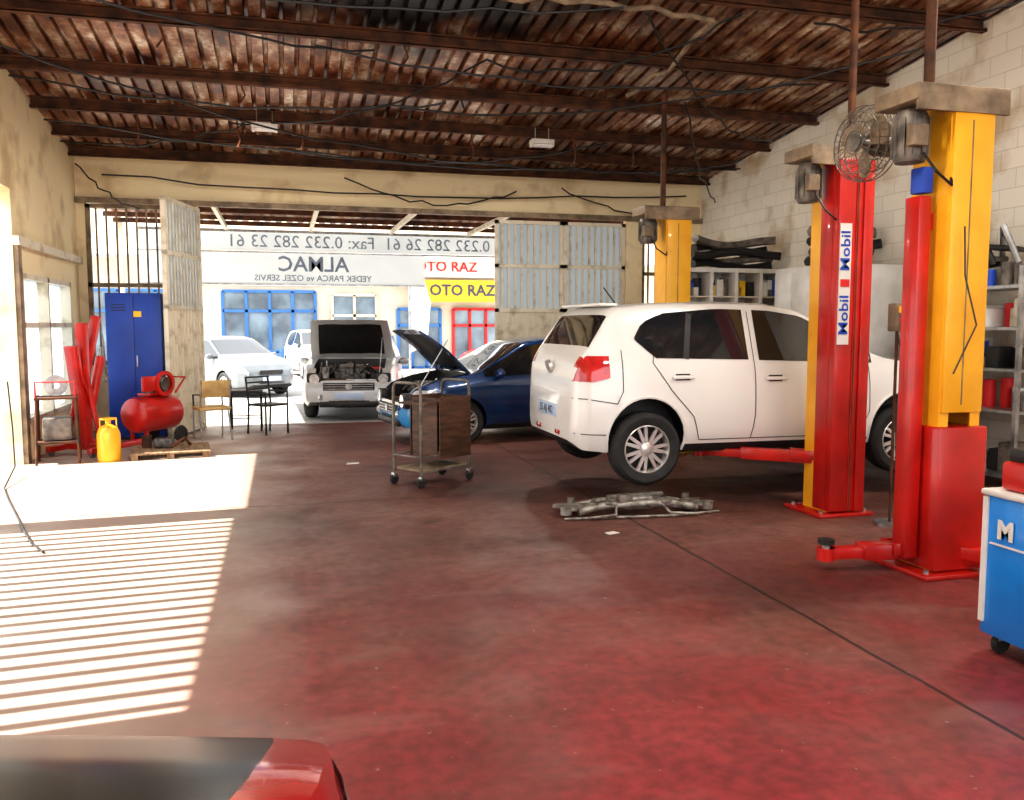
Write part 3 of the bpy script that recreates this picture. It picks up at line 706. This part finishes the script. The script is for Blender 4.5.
def bumperpile(b,z,w,n,seed):
    random.seed(seed)
    for i in range(n):
        pts=[]
        ww=w*random.uniform(.75,1); off=random.uniform(-.12,.12)
        for k in range(9):
            t=k/8*2-1; x=t*ww/2; y=.18*(1-t**4)-.1+off
            pts.append((x,y,z+.06+.08*i+.04*math.sin(k*.8+i*2)))
        b.tube(pts,.06,'black' if i%3!=1 else 'motor',8)
b=B('glass_display_cabinet')
w_,d_,h_=1.6,.42,2.42
b.bb(-w_/2,w_/2,d_/2-.02,d_/2,0,h_,'whitem'); b.bb(-w_/2,w_/2,-d_/2,d_/2,0,.08,'whitem'); b.bb(-w_/2,w_/2,-d_/2,d_/2,h_-.06,h_,'whitem')
for x in(-w_/2+.02,-w_/4,0,w_/4,w_/2-.02): b.bb(x-.025,x+.025,-d_/2-.01,d_/2-.02,0.001,h_,'whitem')
for z in(.75,1.2,1.6,2.0): b.bb(-w_/2,w_/2,-d_/2+.02,d_/2-.02,z,z+.02,'creamp')
b.bb(-w_/2,w_/2,-d_/2,-d_/2+.02,.08,.75,'creamp')
for i in range(70):
    z=random.choice([.77,1.22,1.62,1.62,2.02,2.02,2.02]); x=random.uniform(-.74,.74); hh=random.uniform(.1,.28)
    if min(abs(x-q) for q in(-.4,0,.4))<.08: continue
    b.box((x,random.uniform(-.08,.1),z+hh/2),(random.uniform(.05,.12),.08,hh),random.choice(['textred','textblue','whitem','signyellow','motor','tan','black','paper']),bev=.006)
bumperpile(b,h_,1.6,5,3); b.build((6.40,11.4,0))
b=B('white_storage_locker')
b.box((0,0,1.18),(1.0,1.2,2.28),'whitem',bev=.015); b.bb(-.48,.48,-.57,.57,0,.05,'black')
for y in(-.4,0,.4): b.box((-.503,y,1.2),(.012,.37,2.1),'whitem',bev=.004); b.box((-.52,y+.14,1.2),(.02,.02,.14),'steel',bev=.004)
for x in(-.245,.245):
    b.box((x,-.603,1.2),(.45,.012,2.1),'whitem',bev=.004); b.box((x*.3,-.615,1.2),(.02,.02,.14),'steel',bev=.004)
bumperpile(b,2.32,1.0,6,8); b.build((6.72,9.3,0))
b=B('metal_shelf')
for x in(-.25,.25):
    for y in(-.7,.7): b.bb(x-.02,x+.02,y-.02,y+.02,0,2.15,'steel')
random.seed(12)
for z in(.12,.75,1.15,1.55,1.95):
    b.bb(-.26,.26,-.71,.71,z,z+.03,'steel')
    for i in range(9):
        hh=random.uniform(.1,.30); y=-.60+.15*i; xx=random.uniform(-.12,.12)
        if random.random()<.4: b.cyl((xx,y,z+.03),(xx,y,z+.03+hh),.06,random.choice(['textblue','whitem','textred','motor','steel']),n=14)
        else: b.box((xx,y,z+.03+hh/2),(.25,.13,hh),random.choice(['whitem','black','tan','motor','creamp','black']),rot=RZ(random.uniform(-15,15)),bev=.01)
for i in range(9):
    y=random.uniform(-.5,.5); a=random.uniform(-30,30)
    b.box((random.uniform(-.1,.1),y,2.06+.05*i),(.35,.3,.05),random.choice(['black','motor','steel','black']),rot=RZ(a)@RX(random.uniform(-12,12)),bev=.012)
for i in range(4): b.tube([(-.1,-.5+.3*i,2.2),(-.2,-.4+.3*i,2.55),(0,-.2+.3*i,2.5),(.1,-.1+.3*i,2.2)],.03,'black' if i%2 else 'steel',8)
b.build((6.95,7.2,0))

b=B('blue_steel_cabinet'); b.box((0,0,1.04),(.72,.5,2.0),'bluecab',bev=.01); b.bb(-.34,.34,-.23,.23,0,.05,'black')
for x in(-.178,.178): b.box((x,-.254,1.04),(.345,.012,1.92),'bluecab',bev=.004)
b.box((.03,-.27,1.1),(.015,.02,.16),'steel',bev=.003); b.box((.05,-.262,1.75),(.1,.003,.08),'signyellow')
for z in(1.8,1.84,1.88): b.bb(-.28,-.1,-.263,-.26,z-.006,z+.006,'black')
b.build((-1.97,13.0,0))
b=B('engine_crane')
for y in(-.3,.3): b.box((.0,y,.09),(1.0,.07,.07),'red',bev=.006)
for x in(-.45,.45):
    for y in(-.3,.3): b.lathe([(.001,-.02),(.04,-.02),(.045,0),(.04,.02),(.001,.02)],'motor',T(x,y,.045)@RX(90),16)
b.box((-.2,0,.1),(.08,.66,.08),'red',bev=.006); b.box((-.2,0,.85),(.11,.11,1.55),'red',bev=.008)
b.box((-.06,0,1.35),(.09,.09,.75),'red',rot=RY(18),bev=.006); b.cyl((-.14,0,.45),(.10,0,1.2),.055,'red'); b.cyl((.0,0,.95),(.12,0,1.32),.025,'steel')
b.box((-.32,0,.9),(.08,.16,.9),'red',rot=RY(-8),bev=.01)
b.tube([(.08,0,1.68),(.16,0,1.4),(.18,0,1.0)],.012,'steel',6); b.tube([(.18,0,1.0),(.22,0,.93),(.18,0,.88),(.15,0,.92)],.014,'steel',6)
b.tube([(-.15,-.06,.6),(-.3,-.1,.9),(-.42,-.1,1.2)],.014,'red',6)
b.tube([(-.24,.25,.13),(-.2,0,1.2)],.03,'red',8); b.tube([(-.24,-.25,.13),(-.2,0,1.2)],.03,'red',8)
b.build((-2.27,11.65,0),60)
b=B('red_air_compressor')
b.lathe([(.001,-.40),(.14,-.39),(.22,-.34),(.24,-.28),(.24,.28),(.22,.34),(.14,.39),(.001,.40)],'red',T(0,0,.42)@RX(90),28)
b.box((0,.05,.68),(.22,.4,.03),'red',bev=.005); b.cyl((0,-.05,.69),(0,-.05,.90),.08,'motor'); b.cyl((-.12,.15,.80),(.12,.15,.80),.10,'motor',n=20)
for i in range(5): b.cyl((0,-.05,.73+.035*i),(0,-.05,.74+.035*i),.1,'steel',n=18)
b.lathe([(.12,-.02),(.17,-.02),(.17,.02),(.12,.02)],'red',T(.17,.05,.82)@RY(90),24); b.box((.15,-.2,.83),(.05,.25,.2),'red',bev=.01)
for s in(-1,1): b.lathe([(.001,-.03),(.1,-.03),(.12,0),(.1,.03),(.001,.03)],'rubber',T(s*.24,.25,.12)@RY(90),20); b.box((s*.12,-.25,.10),(.04,.04,.2),'red')
b.tube([(-.12,.3,.68),(-.12,.5,.88),(.12,.5,.88),(.12,.3,.68)],.014,'red',8)
b.build((-1.70,12.25,0),-35)
b=B('yellow_gas_cylinder')
b.lathe([(.001,0),(.12,0),(.13,.03),(.13,.32),(.10,.40),(.05,.43),(.03,.44),(.03,.50),(.001,.50)],'yellow',None,24)
b.tube([(.09*math.cos(a*pi/8),.09*math.sin(a*pi/8),.5) for a in range(16)],.01,'yellow',6,True)
for a in range(4): b.cyl((.09*math.cos(a*pi/2),.09*math.sin(a*pi/2),.40),(.09*math.cos(a*pi/2),.09*math.sin(a*pi/2),.5),.008,'yellow',n=6)
b.build((-2.0,10.85,0))
b=B('welding_stand')
for x in(-.22,.22):
    for y in(-.2,.2): b.cyl((x,y,0),(x*.9,y*.9,.78),.014,'rust',n=8)
for z in(.25,.76): b.box((0,0,z),(.44,.40,.025),'rust')
b.box((0,0,.40),(.30,.26,.26),'motor',bev=.015); b.tube([(-.2,-.2,.78),(-.2,-.2,.95),(.2,-.2,.95),(.2,-.2,.78)],.012,'red',8); b.lathe([(.04,-.05),(.12,-.05),(.12,.05),(.04,.05)],'steel',T(0,0,.90)@RX(90),20)
b.build((-2.55,10.9,0),10)
b=B('wooden_pallet')
for i in range(7): b.box((0,-.36+.12*i,.07),(.9,.095,.02),'pallet')
for x in(-.40,0,.40): b.box((x,0,.03),(.08,.80,.06),'pallet')
b.build((-1.36,11.2,0),6)
b=B('scrap_parts')
b.box((0,0,.06),(.22,.14,.12),'engine',bev=.02); b.cyl((-.2,.05,0),(-.2,.05,.15),.06,'rust'); b.tube([(.1,-.1,.02),(.25,-.05,.12),(.3,.1,.02)],.02,'rust',8); b.build((-1.45,11.25,.082))
b=B('air_hose'); b.tube([(-2.84,10.15,1.0),(-2.80,10.1,.5),(-2.74,9.9,.12),(-2.65,9.2,.014),(-2.45,8.6,.014),(-2.2,7.9,.014),(-1.95,7.2,.014),(-1.80,6.8,.014),(-1.65,6.5,.014)],.009,'black',8); b.build()
b=B('tan_chair')
b.box((0,0,.44),(.44,.42,.05),'tan',bev=.02); b.box((0,.21,.72),(.42,.04,.24),'tan',rot=RX(-10),bev=.015)
for x in(-.2,.2):
    b.tube([(x,-.2,0),(x,-.18,.42),(x,.18,.43),(x,.25,.84)],.012,'steel',8); b.tube([(x,.26,0),(x,.1,.42)],.012,'steel',8); b.tube([(x,-.16,.42),(x,-.18,.62),(x,.18,.64)],.012,'black',8)
b.build((-.98,12.6,0),200)
b=B('black_metal_chair')
b.box((0,0,.43),(.42,.40,.03),'black',bev=.01)
for x in(-.2,.2):
    b.tube([(x,-.19,0),(x,-.19,.62),(x,.19,.62)],.015,'black',8); b.tube([(x,.22,0),(x,.19,.44),(x,.25,.84)],.015,'black',8)
for z in(.55,.65,.75,.83): b.tube([(-.2,.22,z),(.2,.22,z)],.012,'black',8)
b.build((-.22,13.05,0),40)
b=B('black_metal_table')
b.box((0,0,.60),(.5,.45,.03),'black',bev=.008)
for x in(-.22,.22):
    for y in(-.2,.2): b.cyl((x,y,0),(x,y,.59),.014,'black',n=8)
b.tube([(-.22,-.2,.2),(.22,-.2,.2)],.008,'black',6); b.tube([(-.22,.2,.2),(.22,.2,.2)],.008,'black',6); b.build((-.55,13.55,0))

b=B('canopy_roof')
vs=[];xs=[];x=-3.0
while x<7.5: xs+=[(x,0),(x+.10,0),(x+.125,.035),(x+.185,.035)]; x+=.21
for yy,zz in((YB+.16,3.75),(17.7,3.62)):
    for xx,dz in xs: vs.append((xx,yy,zz+dz))
n=len(xs); b.add(vs,[(i,i+1,n+i+1,n+i) for i in range(n-1)],'ceil')
for yy in(14.6,15.6,16.6,17.5): b.bb(-3,7.4,yy-.03,yy+.03,3.52,3.60,'rust')
for xx in(-1.0,.6,2.2,3.8): b.bb(xx-.03,xx+.03,14.2,17.6,3.44,3.52,'creamp')
for xx in(-2.9,7.2): b.bb(xx-.05,xx+.05,17.5,17.6,-.01,3.6,'creamp')
b.build()
b=B('hanging_banner')
b.bb(-2.6,7.1,17.70,17.71,3.06,3.44,'banner'); b.bb(-2.6,2.9,17.72,17.73,2.42,3.02,'banner')
b.bb(-2.6,7.1,17.66,17.70,3.42,3.47,'steel'); b.bb(-2.6,7.1,17.66,17.70,3.02,3.05,'steel'); b.bb(-2.6,2.9,17.70,17.74,2.39,2.42,'steel')
FL=Matrix.Diagonal((-1,1,1,1))
b.text('0.232 282 26 61  Fax: 0.232 282 23 61',.34,'textpale',T(1.65,17.69,3.24)@FL@RX(90),.002,.0)
b.text('ALMAC',.42,'textpale',T(.65,17.715,2.80)@FL@RX(90),.002,.006); b.text('YEDEK PARCA ve OZEL SERVIS',.17,'textpale',T(.65,17.715,2.53)@FL@RX(90),.002,.002)
b.build()
b=B('shop_building')
Y=32
b.bb(-16,20,Y,Y+6,-.16,7.5,'facade')
b.bb(-16,20,Y-1.6,Y,3.9,4.05,'whitem')
b.bb(-3.2,3.2,Y-.12,Y-.02,3.0,3.8,'whitem')
def shopwin(x0,x1,z0,z1,nx,k):
    b.bb(x0,x1,Y-.06,Y-.01,z0,z1,'shopglass')
    for i in range(nx+1): x=x0+(x1-x0)*i/nx; b.bb(x-.05,x+.05,Y-.14,Y-.01,z0,z1,k)
    for z in(z0,z0+(z1-z0)*.72,z1): b.bb(x0,x1,Y-.14,Y-.01,z-.05,z+.05,k)
shopwin(-2.0,1.2,.3,2.8,4,'blueframe'); shopwin(1.8,3.4,0,2.7,2,'creamp'); shopwin(4.2,5.8,0,2.2,3,'blueframe'); shopwin(-9,-3,.3,2.8,5,'blueframe'); shopwin(9,14,.3,2.8,4,'creamp'); shopwin(6.3,8.2,0,2.2,3,'textred')
b.bb(4.6,8.6,Y-.9,Y-.7,2.45,3.25,'signyellow'); b.text('OTO RAZ',.56,'textdark',T(6.5,Y-.92,2.86)@RX(90),.01,.012)
b.bb(3.6,8.6,Y-.9,Y-.7,3.35,4.2,'whitem'); b.text('OTO RAZ',.52,'textred',T(5.9,Y-.92,3.72)@RX(90),.01,.006)
b.build()
b=B('blue_fence')
for i in range(22): b.bb(-2.2+i*.2,-2.1+i*.2,30.2,30.23,.1,.75,'blueframe')
b.bb(-2.3,2.2,30.2,30.25,.15,.2,'blueframe'); b.bb(-2.3,2.2,30.2,30.25,.65,.7,'blueframe')
for x in(-2.25,0,2.15): b.bb(x-.04,x+.04,30.19,30.26,-.01,.8,'blueframe')
b.build()
b=B('feather_flag')
b.cyl((0,0,0),(0,0,3.0),.03,'steel'); b.prism([(.03,.9),(.45,1.1),(.55,2.2),(.35,2.9),(.03,3.0)],.01,'whitem',RX(90)); b.box((0,0,.03),(.5,.5,.06),'motor'); b.build((3.2,22,-.01))
print('T done',time.time()-T0,flush=True)
